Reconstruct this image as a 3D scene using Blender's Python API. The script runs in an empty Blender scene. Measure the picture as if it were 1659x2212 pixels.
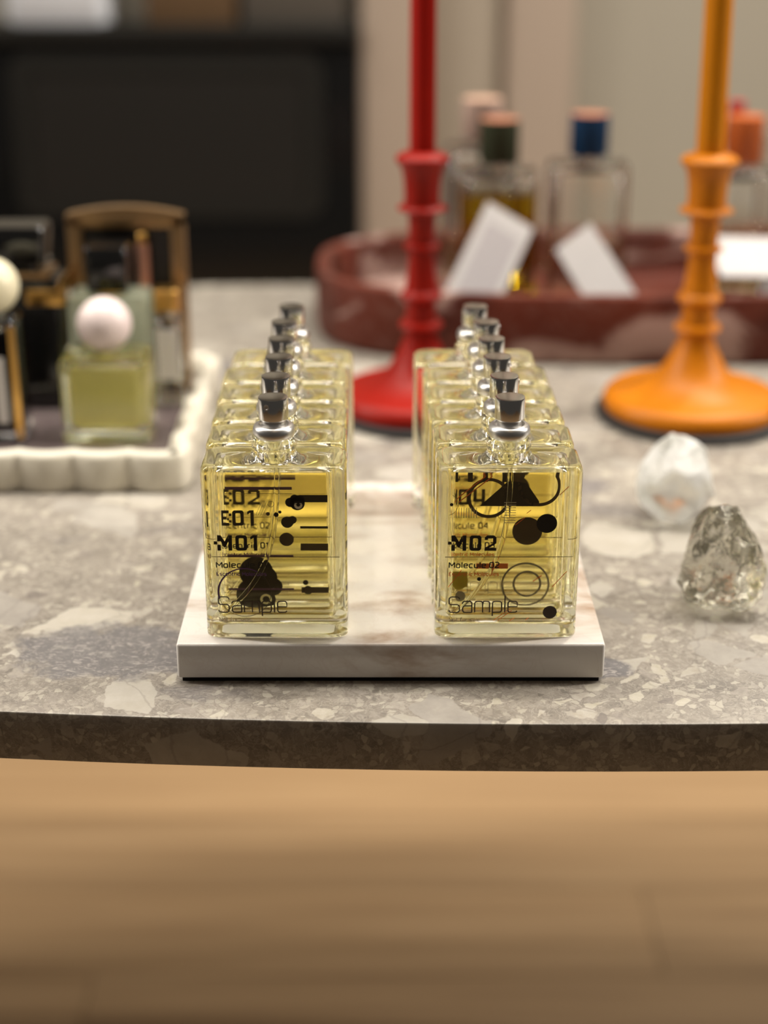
import bpy, bmesh, math, random
from mathutils import Vector, Matrix
PI = math.pi
R = math.radians
S = bpy.context.scene
C = S.collection

# ------------------------------------------------------------------ camera
cam_d = bpy.data.cameras.new('camera')
cam = bpy.data.objects.new('camera', cam_d); C.objects.link(cam)
cam.location = (0, 0, 1.077)
cam.rotation_euler = (R(90 - 22.2), 0, 0)
cam_d.sensor_fit = 'HORIZONTAL'; cam_d.sensor_width = 36.0
cam_d.lens = 36.0 * 3400 / 1659
cam_d.clip_start = 0.02
cam_d.dof.use_dof = True
cam_d.dof.focus_distance = 0.733
cam_d.dof.aperture_fstop = 4.2
S.camera = cam

# ------------------------------------------------------------------ world, lamps, exposure
W = bpy.data.worlds.new('world'); S.world = W; W.use_nodes = True
bg = W.node_tree.nodes['Background']
bg.inputs[0].default_value = (1.0, 0.9, 0.78, 1); bg.inputs[1].default_value = 0.05
S.view_settings.view_transform = 'Standard'; S.view_settings.look = 'None'
S.view_settings.exposure = 0.0; S.view_settings.gamma = 1.0
S.view_settings.use_curve_mapping = False
S.cycles.max_bounces = 48; S.cycles.transmission_bounces = 48; S.cycles.glossy_bounces = 12
S.cycles.diffuse_bounces = 4; S.cycles.transparent_max_bounces = 16
S.cycles.caustics_reflective = True; S.cycles.caustics_refractive = True
S.cycles.blur_glossy = 0.3
S.cycles.sample_clamp_indirect = 60.0; S.cycles.sample_clamp_direct = 0.0
S.cycles.use_denoising = True

def downlight_or_fill(x, y, z, size, power, col=(1, 0.93, 0.82), spread=160, aim=None):
    l = bpy.data.lights.new('downlight_or_fill', 'AREA'); l.shape = 'DISK'; l.size = size
    l.energy = power; l.color = col; l.spread = R(spread)
    o = bpy.data.objects.new('downlight_or_fill', l); C.objects.link(o); o.location = (x, y, z)
    if aim:
        o.rotation_euler = (Vector(aim) - Vector((x, y, z))).to_track_quat('-Z', 'Y').to_euler()
    return o
def added_area_light(x, y, z, lx, ly, power, col=(1, 0.93, 0.83), spread=100, aim=None):
    l = bpy.data.lights.new('added_area_light', 'AREA'); l.shape = 'RECTANGLE'; l.size = lx; l.size_y = ly
    l.energy = power; l.color = col; l.spread = R(spread)
    o = bpy.data.objects.new('added_area_light', l); C.objects.link(o); o.location = (x, y, z)
    if aim:
        o.rotation_euler = (Vector(aim) - Vector((x, y, z))).to_track_quat('-Z', 'Y').to_euler()
    return o
added_area_light(0, 1.10, 2.57, 2.2, 0.8, 16.5, spread=120)               # added wide overhead panel, brightens the insides of the bottles
for x in (-1.75, 1.75):                                             # added side strips, drawn out tall to rake light across the bottles
    added_area_light(x, 0.98, 1.95, 0.08, 1.5, 14, spread=110, aim=(0, .78, .74))
for x, y, s, p in ((-0.30, 1.05, 0.05, 1.5), (0.34, 1.04, 0.05, 1.5), (-0.6, 1.5, 0.05, 1.4), (0.62, 1.5, 0.05, 1.4)):
    downlight_or_fill(x, y, 2.55, s, p, spread=90)
downlight_or_fill(0.2, -0.7, 2.55, 0.3, 0.9, col=(1, .72, .45), spread=130)  # unseen warm fill added in front for the slab's front face
for x, p in ((-1.3, 6), (0.9, 17)):  # extra lamps added to brighten the back wall
    downlight_or_fill(x, 1.85, 2.55, 0.12, p, spread=120, aim=(x, 2.3, .6))

# ------------------------------------------------------------------ helpers
def tag(o, label=None, cat=None, group=None, kind=None):
    if label: o['label'] = label
    if cat: o['category'] = cat
    if group: o['group'] = group
    if kind: o['kind'] = kind
    return o
def empty(name, loc=(0, 0, 0), rz=0):
    o = bpy.data.objects.new(name, None); C.objects.link(o)
    o.location = loc; o.rotation_euler = (0, 0, rz); o.empty_display_size = 0.02
    return o
def mesh_obj(name, verts, faces, mats, parent=None, smooth=False, mi=None, angle=None):
    me = bpy.data.meshes.new(name); me.from_pydata([tuple(v) for v in verts], [], faces); me.update()
    for m in (mats if isinstance(mats, (list, tuple)) else [mats]): me.materials.append(m)
    if mi: me.polygons.foreach_set('material_index', mi)
    if smooth: me.polygons.foreach_set('use_smooth', [True] * len(me.polygons))
    if angle is not None:
        me.polygons.foreach_set('use_smooth', [True] * len(me.polygons))
        try: me.set_sharp_from_angle(angle=angle)
        except Exception: pass
    o = bpy.data.objects.new(name, me); C.objects.link(o)
    if parent: o.parent = parent
    return o
def bm_obj(name, bm, mats, parent=None, angle=None):
    me = bpy.data.meshes.new(name); bm.to_mesh(me); bm.free()
    for m in (mats if isinstance(mats, (list, tuple)) else [mats]): me.materials.append(m)
    if angle is not None:
        me.polygons.foreach_set('use_smooth', [True] * len(me.polygons))
        try: me.set_sharp_from_angle(angle=angle)
        except Exception: pass
    o = bpy.data.objects.new(name, me); C.objects.link(o)
    if parent: o.parent = parent
    return o
def box(name, x0, x1, y0, y1, z0, z1, m, parent=None, bev=0.0, seg=2):
    bm = bmesh.new(); bmesh.ops.create_cube(bm, size=1)
    for v in bm.verts:
        v.co = Vector((x0 + (v.co.x + .5) * (x1 - x0), y0 + (v.co.y + .5) * (y1 - y0), z0 + (v.co.z + .5) * (z1 - z0)))
    if bev: bmesh.ops.bevel(bm, geom=list(bm.edges), offset=bev, segments=seg, affect='EDGES', profile=.5)
    return bm_obj(name, bm, m, parent, R(35))
def lathe(name, prof, m, parent=None, n=64, angle=R(50), cx=0, cy=0):
    vs, fs = [], []
    for r, z in prof:
        for k in range(n):
            a = 2 * PI * k / n; vs.append((cx + r * math.cos(a), cy + r * math.sin(a), z))
    for i in range(len(prof) - 1):
        for k in range(n):
            a, b = i * n + k, i * n + (k + 1) % n
            fs.append((a, b, b + n, a + n))
    bm = bmesh.new(); bv = [bm.verts.new(v) for v in vs]
    for f in fs: bm.faces.new([bv[i] for i in f])
    bmesh.ops.remove_doubles(bm, verts=bm.verts, dist=1e-7)
    return bm_obj(name, bm, m, parent, angle)
def rrect(w, d, r, z, n=6, cx=0, cy=0):
    r = min(r, w / 2 - 1e-6, d / 2 - 1e-6); pts = []
    for sx, sy, a0 in ((1, -1, -90), (1, 1, 0), (-1, 1, 90), (-1, -1, 180)):
        for k in range(n + 1):
            a = R(a0 + 90 * k / n)
            pts.append((cx + sx * (w / 2 - r) + r * math.cos(a), cy + sy * (d / 2 - r) + r * math.sin(a), z))
    return pts
def loft(rings, cap0=True, cap1=True):
    n = len(rings[0]); vs = [p for r in rings for p in r]; fs = []
    for i in range(len(rings) - 1):
        for k in range(n):
            a, b = i * n + k, i * n + (k + 1) % n
            fs.append((a, b, b + n, a + n))
    if cap0: fs.append(tuple(reversed(range(n))))
    if cap1: fs.append(tuple(range((len(rings) - 1) * n, len(rings) * n)))
    return vs, fs
def copy_tree(o, parent=None):
    c = o.copy(); C.objects.link(c)
    if parent: c.parent = parent
    for ch in list(o.children): copy_tree(ch, c)
    return c
def tube_mesh(pts, r, n=10):
    vs, fs = [], []
    for i, p in enumerate(pts):
        p = Vector(p); a = Vector(pts[max(0, i - 1)]); b = Vector(pts[min(len(pts) - 1, i + 1)])
        t = (b - a).normalized(); u = t.cross(Vector((0, 1, 0.01))).normalized(); v = u.cross(t)
        for k in range(n):
            q = 2 * PI * k / n; vs.append(p + u * r * math.cos(q) + v * r * math.sin(q))
    for i in range(len(pts) - 1):
        for k in range(n):
            a, b = i * n + k, i * n + (k + 1) % n; fs.append((a, a + n, b + n, b))
    fs.append(tuple(range(n))); fs.append(tuple(reversed(range((len(pts) - 1) * n, len(pts) * n))))
    return vs, fs

# ------------------------------------------------------------------ materials
def new_mat(name):
    m = bpy.data.materials.new(name); m.use_nodes = True
    nt = m.node_tree; b = nt.nodes['Principled BSDF']
    return m, nt, b
def L(nt, a, b): nt.links.new(a, b)
def node(nt, t, **kw):
    n = nt.nodes.new(t)
    for k, v in kw.items():
        if k.startswith('i_'): n.inputs[int(k[2:])].default_value = v
        else: setattr(n, k, v)
    return n
def plain(name, col, rough=.5, metal=0.0, spec=.5, coat=0, noise=0.04, nscale=60, bump=0.0):
    m, nt, b = new_mat(name)
    b.inputs['Roughness'].default_value = rough; b.inputs['Metallic'].default_value = metal
    b.inputs['Specular IOR Level'].default_value = spec; b.inputs['Coat Weight'].default_value = coat
    tc = node(nt, 'ShaderNodeTexCoord'); nz = node(nt, 'ShaderNodeTexNoise'); nz.inputs['Scale'].default_value = nscale
    L(nt, tc.outputs['Object'], nz.inputs['Vector'])
    mx = node(nt, 'ShaderNodeMix', data_type='RGBA')
    mx.inputs[6].default_value = tuple(c * (1 - noise) for c in col) + (1,)
    mx.inputs[7].default_value = tuple(min(1, c * (1 + noise)) for c in col) + (1,)
    L(nt, nz.outputs['Fac'], mx.inputs[0]); L(nt, mx.outputs[2], b.inputs['Base Color'])
    if bump:
        bp = node(nt, 'ShaderNodeBump'); bp.inputs['Strength'].default_value = bump; bp.inputs['Distance'].default_value = .001
        L(nt, nz.outputs['Fac'], bp.inputs['Height']); L(nt, bp.outputs[0], b.inputs['Normal'])
    return m
def glass(name, col=(1, 1, 1), ior=1.5, rough=0.0):
    m, nt, b = new_mat(name); nt.nodes.remove(b)
    g = node(nt, 'ShaderNodeBsdfGlass'); g.inputs['Color'].default_value = col + (1,)
    g.inputs['IOR'].default_value = ior; g.inputs['Roughness'].default_value = rough
    L(nt, g.outputs[0], nt.nodes['Material Output'].inputs['Surface'])
    return m
def ramp(nt, stops, interp='LINEAR'):
    r = node(nt, 'ShaderNodeValToRGB'); e = r.color_ramp.elements; r.color_ramp.interpolation = interp
    while len(e) < len(stops): e.new(0.5)
    for el, (p, c) in zip(e, stops):
        el.position = p; el.color = tuple(c) + (1,) if len(c) == 3 else c
    return r
def mixc(nt, fac, a, b, blend='MIX'):
    m = node(nt, 'ShaderNodeMix', data_type='RGBA', blend_type=blend)
    for sock, v in ((m.inputs[0], fac), (m.inputs[6], a), (m.inputs[7], b)):
        if hasattr(v, 'is_output'): L(nt, v, sock)
        elif isinstance(v, (int, float)): sock.default_value = v
        else: sock.default_value = tuple(v) + (1,)
    return m.outputs[2]
def math_n(nt, op, a, b=None, c=None, clamp=False):
    n = node(nt, 'ShaderNodeMath', operation=op, use_clamp=clamp)
    for i, v in enumerate((a, b, c)):
        if v is None: continue
        if hasattr(v, 'is_output'): L(nt, v, n.inputs[i])
        else: n.inputs[i].default_value = v
    return n.outputs[0]
def smooth(nt, v, lo, hi):
    n = node(nt, 'ShaderNodeMapRange', interpolation_type='SMOOTHSTEP')
    L(nt, v, n.inputs[0]); n.inputs[1].default_value = lo; n.inputs[2].default_value = hi
    return n.outputs[0]

def breccia():
    m, nt, b = new_mat('breccia stone')
    tc = node(nt, 'ShaderNodeTexCoord')
    warp = node(nt, 'ShaderNodeTexNoise'); warp.inputs['Scale'].default_value = 45; warp.inputs['Detail'].default_value = 5
    L(nt, tc.outputs['Object'], warp.inputs['Vector'])
    wv = node(nt, 'ShaderNodeVectorMath', operation='MULTIPLY_ADD'); wv.inputs[1].default_value = (.016, .016, .016)
    L(nt, warp.outputs['Color'], wv.inputs[0]); L(nt, tc.outputs['Object'], wv.inputs[2])
    P = wv.outputs[0]
    def noise(scale, detail=4, rough=.55, dist=0, vec=None):
        n = node(nt, 'ShaderNodeTexNoise'); n.inputs['Scale'].default_value = scale; n.inputs['Detail'].default_value = detail
        n.inputs['Roughness'].default_value = rough; n.inputs['Distortion'].default_value = dist
        L(nt, vec or tc.outputs['Object'], n.inputs['Vector']); return n.outputs['Fac']
    def vor(scale, rnd=1.0):
        v = node(nt, 'ShaderNodeTexVoronoi'); v.inputs['Scale'].default_value = scale; v.inputs['Randomness'].default_value = rnd
        e = node(nt, 'ShaderNodeTexVoronoi', feature='DISTANCE_TO_EDGE'); e.inputs['Scale'].default_value = scale; e.inputs['Randomness'].default_value = rnd
        L(nt, P, v.inputs['Vector']); L(nt, P, e.inputs['Vector'])
        sp = node(nt, 'ShaderNodeSeparateColor'); L(nt, v.outputs['Color'], sp.inputs[0])
        return sp.outputs[0], sp.outputs[1], e.outputs['Distance']
    # matrix
    base = ramp(nt, [(.28, (.25, .225, .20)), (.5, (.36, .325, .285)), (.72, (.47, .43, .38))])
    L(nt, noise(42, 8, .72), base.inputs[0])
    col = base.outputs[0]
    # pale wisps and crumbs
    rid = math_n(nt, 'ABSOLUTE', math_n(nt, 'SUBTRACT', noise(150, 5, .6, 1.6), .5))
    col = mixc(nt, math_n(nt, 'MULTIPLY', math_n(nt, 'SUBTRACT', 1.0, smooth(nt, rid, .0, .05)), .45), col, (.62, .58, .51))
    rid = math_n(nt, 'ABSOLUTE', math_n(nt, 'SUBTRACT', noise(75, 4, .6, 2.2), .47))
    col = mixc(nt, math_n(nt, 'MULTIPLY', math_n(nt, 'SUBTRACT', 1.0, smooth(nt, rid, .0, .018)), .5), col, (.15, .135, .125))
    # flecks 2-4 mm
    r1, r2, e = vor(300)
    f = math_n(nt, 'MULTIPLY', smooth(nt, r1, .60, .66), smooth(nt, e, .02, .12))
    fc = ramp(nt, [(0, (.20, .18, .16)), (.3, (.45, .41, .36)), (1, (.70, .66, .57))]); L(nt, r2, fc.inputs[0])
    col = mixc(nt, math_n(nt, 'MULTIPLY', f, .7), col, fc.outputs[0])
    # 6-12 mm clasts
    r1, r2, e = vor(120)
    f = math_n(nt, 'MULTIPLY', smooth(nt, r1, .78, .80), smooth(nt, e, .04, .10))
    fc = ramp(nt, [(0, (.27, .24, .22)), (.2, (.42, .38, .34)), (.55, (.56, .52, .46)), (1, (.70, .66, .56))]); L(nt, r2, fc.inputs[0])
    inn = mixc(nt, .6, fc.outputs[0], noise(190, 6, .75), 'OVERLAY')
    col = mixc(nt, math_n(nt, 'MULTIPLY', f, .85), col, inn)
    # purple grey patches with pale streaks
    pn = noise(8.5, 3, .5, .6)
    pf = smooth(nt, pn, .58, .66)
    mp = node(nt, 'ShaderNodeMapping'); mp.inputs['Scale'].default_value = (1, 2.6, 1); mp.inputs['Rotation'].default_value = (0, 0, .35)
    L(nt, P, mp.inputs['Vector'])
    st = smooth(nt, noise(170, 4, .6, 1.2, mp.outputs[0]), .5, .62)
    pc = mixc(nt, st, (.20, .185, .195), (.46, .43, .41))
    col = mixc(nt, math_n(nt, 'MULTIPLY', pf, .85), col, pc)
    # large pale angular clasts
    r1, r2, e = vor(46)
    f = math_n(nt, 'MULTIPLY', smooth(nt, r1, .84, .845), smooth(nt, e, .05, .08))
    fc = ramp(nt, [(0, (.40, .37, .34)), (.4, (.54, .51, .46)), (1, (.68, .64, .56))]); L(nt, r2, fc.inputs[0])
    inn = mixc(nt, .35, fc.outputs[0], noise(70, 6, .7), 'OVERLAY')
    col = mixc(nt, math_n(nt, 'MULTIPLY', f, .92), col, inn)
    r1, r2, e = vor(27)
    f = math_n(nt, 'MULTIPLY', smooth(nt, r1, .86, .865), smooth(nt, e, .05, .07))
    fc = ramp(nt, [(0, (.42, .39, .36)), (.5, (.56, .53, .48)), (1, (.70, .66, .58))]); L(nt, r2, fc.inputs[0])
    inn = mixc(nt, .35, fc.outputs[0], noise(60, 6, .7), 'OVERLAY')
    col = mixc(nt, math_n(nt, 'MULTIPLY', f, .92), col, inn)
    # two dark streaky inclusions in the slab
    for (cx, cy, rx, ry, a_) in ((-.128, .700, .050, .034, .8), (.112, .684, .016, .011, .9), (-.075, .735, .02, .016, .6)):
        m2 = node(nt, 'ShaderNodeMapping'); m2.vector_type = 'TEXTURE'; m2.inputs['Location'].default_value = (cx, cy, .72); m2.inputs['Scale'].default_value = (rx, ry, .2)
        L(nt, P, m2.inputs['Vector'])
        ln = node(nt, 'ShaderNodeVectorMath', operation='LENGTH'); L(nt, m2.outputs[0], ln.inputs[0])
        d_ = math_n(nt, 'ADD', ln.outputs['Value'], math_n(nt, 'MULTIPLY_ADD', noise(60, 4, .6), 1.2, -.6))
        f = math_n(nt, 'SUBTRACT', 1.0, smooth(nt, d_, .75, 1.05))
        pc2 = mixc(nt, smooth(nt, noise(210, 4, .6, 1.5, mp.outputs[0]), .52, .62), (.20, .195, .21), (.50, .47, .46))
        col = mixc(nt, math_n(nt, 'MULTIPLY', f, a_), col, pc2)
    # thin dark veins
    v = node(nt, 'ShaderNodeTexVoronoi', feature='DISTANCE_TO_EDGE'); v.inputs['Scale'].default_value = 22; L(nt, P, v.inputs['Vector'])
    vf = math_n(nt, 'SUBTRACT', 1.0, smooth(nt, v.outputs['Distance'], .004, .018))
    col = mixc(nt, math_n(nt, 'MULTIPLY', vf, .25), col, (.18, .16, .15))
    col = mixc(nt, 1.0, col, (.70, .69, .675), 'MULTIPLY')
    L(nt, col, b.inputs['Base Color'])
    b.inputs['Roughness'].default_value = .33; b.inputs['Specular IOR Level'].default_value = .35
    bp = node(nt, 'ShaderNodeBump'); bp.inputs['Strength'].default_value = .12; bp.inputs['Distance'].default_value = .0006
    L(nt, noise(260, 4, .6), bp.inputs['Height']); L(nt, bp.outputs[0], b.inputs['Normal'])
    return m

def marble(name, base, vein, vein2, scale=14, rough=.22, lo=.52, hi=.72, white=None, sss=0.0, ridge=.35, stretch=None, spec=.5):
    m, nt, b = new_mat(name)
    tc = node(nt, 'ShaderNodeTexCoord')
    n1 = node(nt, 'ShaderNodeTexNoise'); n1.inputs['Scale'].default_value = scale; n1.inputs['Detail'].default_value = 5
    n1.inputs['Distortion'].default_value = 1.1; n1.inputs['Roughness'].default_value = .55
    if stretch:
        ms = node(nt, 'ShaderNodeMapping'); ms.inputs['Scale'].default_value = stretch
        L(nt, tc.outputs['Object'], ms.inputs['Vector']); L(nt, ms.outputs[0], n1.inputs['Vector'])
    else: L(nt, tc.outputs['Object'], n1.inputs['Vector'])
    n2 = node(nt, 'ShaderNodeTexNoise'); n2.inputs['Scale'].default_value = scale * 2.6; n2.inputs['Detail'].default_value = 6
    n2.inputs['Distortion'].default_value = 2.0
    L(nt, tc.outputs['Object'], n2.inputs['Vector'])
    col = mixc(nt, smooth(nt, n1.outputs['Fac'], lo, hi), base, vein)
    rdg = math_n(nt, 'ABSOLUTE', math_n(nt, 'SUBTRACT', n2.outputs['Fac'], .5))
    rf = math_n(nt, 'SUBTRACT', 1.0, smooth(nt, rdg, .0, .035))
    col = mixc(nt, math_n(nt, 'MULTIPLY', rf, ridge), col, vein2)
    if white:
        n3 = node(nt, 'ShaderNodeTexNoise'); n3.inputs['Scale'].default_value = scale * .8; n3.inputs['Detail'].default_value = 4
        n3.inputs['Distortion'].default_value = .8
        mp = node(nt, 'ShaderNodeMapping'); mp.inputs['Location'].default_value = (3.1, 7.7, 1.3); mp.inputs['Scale'].default_value = (1, 1, 2)
        L(nt, tc.outputs['Object'], mp.inputs['Vector']); L(nt, mp.outputs[0], n3.inputs['Vector'])
        col = mixc(nt, smooth(nt, n3.outputs['Fac'], .57, .66), col, white)
    L(nt, col, b.inputs['Base Color']); b.inputs['Roughness'].default_value = rough; b.inputs['Specular IOR Level'].default_value = spec
    if sss:
        b.inputs['Subsurface Weight'].default_value = sss; b.inputs['Subsurface Radius'].default_value = (.006, .004, .003)
        b.inputs['Subsurface Scale'].default_value = 1.0
    return m

M = {}
M['stone'] = breccia()
M['board'] = marble('white marble', (.83, .79, .75), (.40, .27, .18), (.62, .50, .42), scale=19, lo=.45, hi=.72, rough=.2, sss=.0, stretch=(.45, 1, 1), ridge=.12)
M['scallop'] = marble('cream marble', (.70, .66, .56), (.58, .53, .43), (.62, .58, .5), scale=10, lo=.55, hi=.8, rough=.3)
M['redmarble'] = marble('red marble', (.105, .023, .013), (.06, .014, .009), (.19, .095, .075), scale=11, lo=.45, hi=.7, rough=.5, spec=.15, white=(.36, .24, .21))
M['plum'] = marble('plum tone', (.11, .085, .085), (.16, .13, .13), (.2, .17, .16), scale=20, rough=.15)
M['pad'] = plain('black felt', (.012, .011, .011), .9)
M['rubber'] = plain('black rubber', (.014, .012, .012), .6)
M['chrome'] = plain('chrome', (.70, .69, .68), .15, 1.0, noise=.01)
M['steel'] = plain('satin steel', (.66, .65, .64), .34, 1.0, noise=.01)
M['red'] = plain('red lacquer', (.29, .008, .003), .42, spec=.2, coat=.0, noise=.05)
M['orange'] = plain('orange lacquer', (.52, .160, .001), .42, spec=.25, coat=.0, noise=.05)
M['redwax'] = plain('red wax', (.34, .006, .001), .6, spec=.15)
M['orangewax'] = plain('orange wax', (.53, .18, .001), .6, spec=.15)
M['wick'] = plain('wick', (.6, .55, .45), .9)
M['gold'] = plain('brushed gold', (.72, .42, .12), .28, 1.0)
M['bronze'] = plain('bronze', (.40, .25, .12), .35, .8)
M['rose'] = plain('rose gold', (.62, .33, .24), .3, .8)
M['black'] = plain('black gloss', (.008, .008, .008), .12, coat=.3)
M['blackm'] = plain('black satin', (.012, .011, .011), .4)
M['pinkball'] = plain('pale pink lacquer', (.80, .68, .67), .28)
M['creamball'] = plain('cream lacquer', (.82, .76, .55), .28)
M['paper'] = plain('white paper', (.45, .435, .435), .8)
M['label'] = plain('label paper', (.84, .82, .82), .8)
M['paperprint'] = plain('grey ink', (.35, .33, .34), .8, noise=.35, nscale=700)
M['green'] = plain('olive green lacquer', (.030, .036, .018), .6, spec=.2)
M['blue'] = plain('blue lacquer', (.004, .030, .085), .6, spec=.2)
M['orangecap'] = plain('orange cap', (.45, .09, .008), .5)
M['redcap'] = plain('red cap', (.45, .012, .015), .45)
M['pinkcap'] = plain('pale pink cap', (.44, .31, .26), .6)
M['salmon'] = plain('salmon wood', (.33, .14, .085), .7, spec=.2)
M['tan'] = plain('light tan', (.46, .29, .21), .6)
M['added_sheet'] = plain('white sticker', (.80, .79, .75), .6)  # white of the sheet added under each bottle to brighten its base
G = (.999, .9995, .996)
M['glass'] = glass('clear glass', G, 1.5)
M['liq'] = glass('yellow perfume', (.984, .962, .835), 1.36 / 1.5)
M['liqtop'] = glass('yellow perfume surface', (.99, .98, .86), 1.36)
M['liqpale'] = glass('pale perfume', (.95, .94, .84), 1.36 / 1.5)
M['liqpaletop'] = glass('pale perfume surface', (.97, .96, .9), 1.36)
M['liqolive'] = glass('olive perfume', (.72, .60, .10), 1.36 / 1.5)
M['liqdark'] = glass('dark amber perfume', (.10, .045, .015), 1.36 / 1.5)
def cloudy(name, gc, ior, tc_, dc, mix):
    m, nt, b = new_mat(name); nt.nodes.remove(b)
    g = node(nt, 'ShaderNodeBsdfGlass'); g.inputs['Color'].default_value = gc; g.inputs['IOR'].default_value = ior
    t = node(nt, 'ShaderNodeBsdfTranslucent'); t.inputs['Color'].default_value = tc_
    d = node(nt, 'ShaderNodeBsdfDiffuse'); d.inputs['Color'].default_value = dc
    a = node(nt, 'ShaderNodeMixShader'); L(nt, t.outputs[0], a.inputs[1]); L(nt, d.outputs[0], a.inputs[2])
    x = node(nt, 'ShaderNodeMixShader'); x.inputs[0].default_value = mix; L(nt, g.outputs[0], x.inputs[1]); L(nt, a.outputs[0], x.inputs[2])
    L(nt, x.outputs[0], nt.nodes['Material Output'].inputs['Surface']); return m
M['cloudy'] = cloudy('cloudy yellow perfume', (.97, .95, .62, 1), 1.36 / 1.5, (.95, .88, .42, 1), (.92, .84, .36, 1), .5)
M['palefrost'] = cloudy('pale frosted green glass', (.95, .97, .92, 1), 1.5, (.74, .78, .62, 1), (.66, .70, .56, 1), .42)
M['tube'] = glass('clear dip tube', (.99, .99, .97), 1.12)
M['greenglass'] = glass('greenish glass', (.985, .992, .97), 1.5)
INK = {'k': plain('black ink', (.008, .006, .004), .5), 'p': plain('purple ink', (.13, .05, .19), .5),
       'o': plain('orange ink', (.90, .20, .03), .5), 'g': plain('grey ink print', (.33, .29, .25), .6),
       'y': plain('yellow ink', (.62, .50, .05), .5), 'w': plain('pale ink', (.70, .66, .42), .6), 'e': plain('cream ink', (.95, .90, .62), .6), 'b': plain('brown ink', (.07, .045, .03), .5)}
INKS = list(INK.keys())

# ------------------------------------------------------------------ room shell
WY = 2.40
def wood():
    m, nt, b = new_mat('oak floor')
    tc = node(nt, 'ShaderNodeTexCoord'); oi = node(nt, 'ShaderNodeObjectInfo')
    mp = node(nt, 'ShaderNodeMapping'); mp.inputs['Scale'].default_value = (.9, 9, 1)
    av = node(nt, 'ShaderNodeVectorMath', operation='ADD'); L(nt, tc.outputs['Object'], av.inputs[0]); L(nt, oi.outputs['Random'], av.inputs[1])
    L(nt, av.outputs[0], mp.inputs['Vector'])
    n = node(nt, 'ShaderNodeTexNoise'); n.inputs['Scale'].default_value = 6; n.inputs['Detail'].default_value = 6; n.inputs['Distortion'].default_value = .6
    L(nt, mp.outputs[0], n.inputs['Vector'])
    r = ramp(nt, [(.3, (.26, .16, .08)), (.55, (.335, .215, .11)), (.75, (.40, .265, .145))]); L(nt, n.outputs['Fac'], r.inputs[0])
    v = math_n(nt, 'MULTIPLY_ADD', oi.outputs['Random'], .22, .89)
    hs = node(nt, 'ShaderNodeHueSaturation'); L(nt, v, hs.inputs['Value']); L(nt, r.outputs[0], hs.inputs['Color'])
    L(nt, hs.outputs[0], b.inputs['Base Color']); b.inputs['Roughness'].default_value = .5
    return m
M['oak'] = wood()
floor = tag(box('floor', -2.2, 2.2, -1.2, WY + .6, -.05, -.012, M['oak']), kind='structure')
me0 = None
rnd = random.Random(5)
for i in range(26):
    y0 = -1.2 + i * .15
    for j in range(2):
        x0 = -2.2 if j == 0 else -.5 + rnd.uniform(-1.2, 1.4)
        if j == 0: xs = x0; cut = rnd.uniform(-1.0, 1.4); xa, xb = -2.2, cut
        else: xa, xb = cut, 2.2
        if y0 > WY + .45: continue
        o = box('plank', -.5, .5, 0, .1485, -.012, 0, M['oak'], floor)
        if me0 is None: me0 = o.data
        else:
            old = o.data; o.data = me0; bpy.data.meshes.remove(old)
        o.location = ((xa + xb) / 2, y0, 0); o.scale = (xb - xa - .0015, 1, 1)
M['wall'] = plain('greige paint', (.40, .365, .30), .85, noise=.02, nscale=3)
M['wallpink'] = plain('warm beige paint', (.46, .37, .30), .8, noise=.02, nscale=3)
M['wallmid'] = plain('beige paint', (.42, .36, .29), .8, noise=.02, nscale=3)
M['ceil'] = plain('white ceiling paint', (.62, .60, .56), .9, noise=.01, nscale=3)
tag(box('wall_back', -2.2, 2.2, WY + .07, WY + .17, 0, 2.6, M['wall']), kind='structure')
tag(box('ceiling', -2.2, 2.2, -1.2, WY + .17, 2.6, 2.65, M['ceil']), kind='structure')
tag(box('trim_1', -.034, .060, WY - .01, WY + .07, 0, 2.6, M['wallpink'], bev=.004), kind='structure')
tag(box('trim_2', .066, .175, WY + .035, WY + .07, 0, 2.6, M['wallmid'], bev=.006), kind='structure')
tag(box('trim_3', .180, .285, WY + .015, WY + .07, 0, 2.6, M['wallpink'], bev=.012, seg=3), kind='structure')

# ------------------------------------------------------------------ built-in oven and what stands above it
oven = empty('oven', (-.62, WY - .02, 0)); tag(oven, 'black glass built-in oven under the counter behind the table', 'oven')
M['ovenglass'] = plain('black oven glass', (.006, .006, .006), .16, coat=.2)
M['ovenframe'] = plain('dark printed glass border', (.013, .013, .012), .4)
M['ovenin'] = plain('oven interior', (.010, .009, .008), .5)
box('body', -.56, .584, .03, .50, 0.05, .84, M['blackm'], oven)
box('door', -.56, .584, 0, .03, .05, .845, M['ovenglass'], oven, bev=.004)
def frame_mesh(w, h, r, t, d, y):
    o = rrect(w, h, r, 0, 6); i = rrect(w - 2 * t, h - 2 * t, max(r - t, .004), 0, 6)
    n = len(o); vs = [(p[0], y, p[1]) for p in o] + [(p[0], y, p[1]) for p in i] + [(p[0], y + d, p[1]) for p in o] + [(p[0], y + d, p[1]) for p in i]
    fs = []
    for k in range(n):
        q = (k + 1) % n
        fs += [(k, q, n + q, n + k), (k, 2 * n + k, 2 * n + q, q), (n + k, n + q, 3 * n + q, 3 * n + k)]
    return vs, fs
v, f = frame_mesh(.46, .24, .03, .028, .004, -.0035)
o = mesh_obj('window_frame', v, f, M['ovenframe'], oven); o.location = (.30, 0, .708)
v, f = loft([[(p[0], -.001, p[1]) for p in rrect(.40, .184, .012, 0, 4)], [(p[0], .002, p[1]) for p in rrect(.40, .184, .012, 0, 4)]])
o = mesh_obj('window_pane', v, f, M['ovenin'], oven); o.location = (.30, -.0005, .708)
counter = tag(box('counter', -1.6, -.036, WY - .03, WY + .065, .846, .868, M['ovenframe'], bev=.002), 'dark counter slab running above the black oven', 'counter')
M['white'] = plain('white enamel', (.80, .83, .90), .3)
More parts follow.
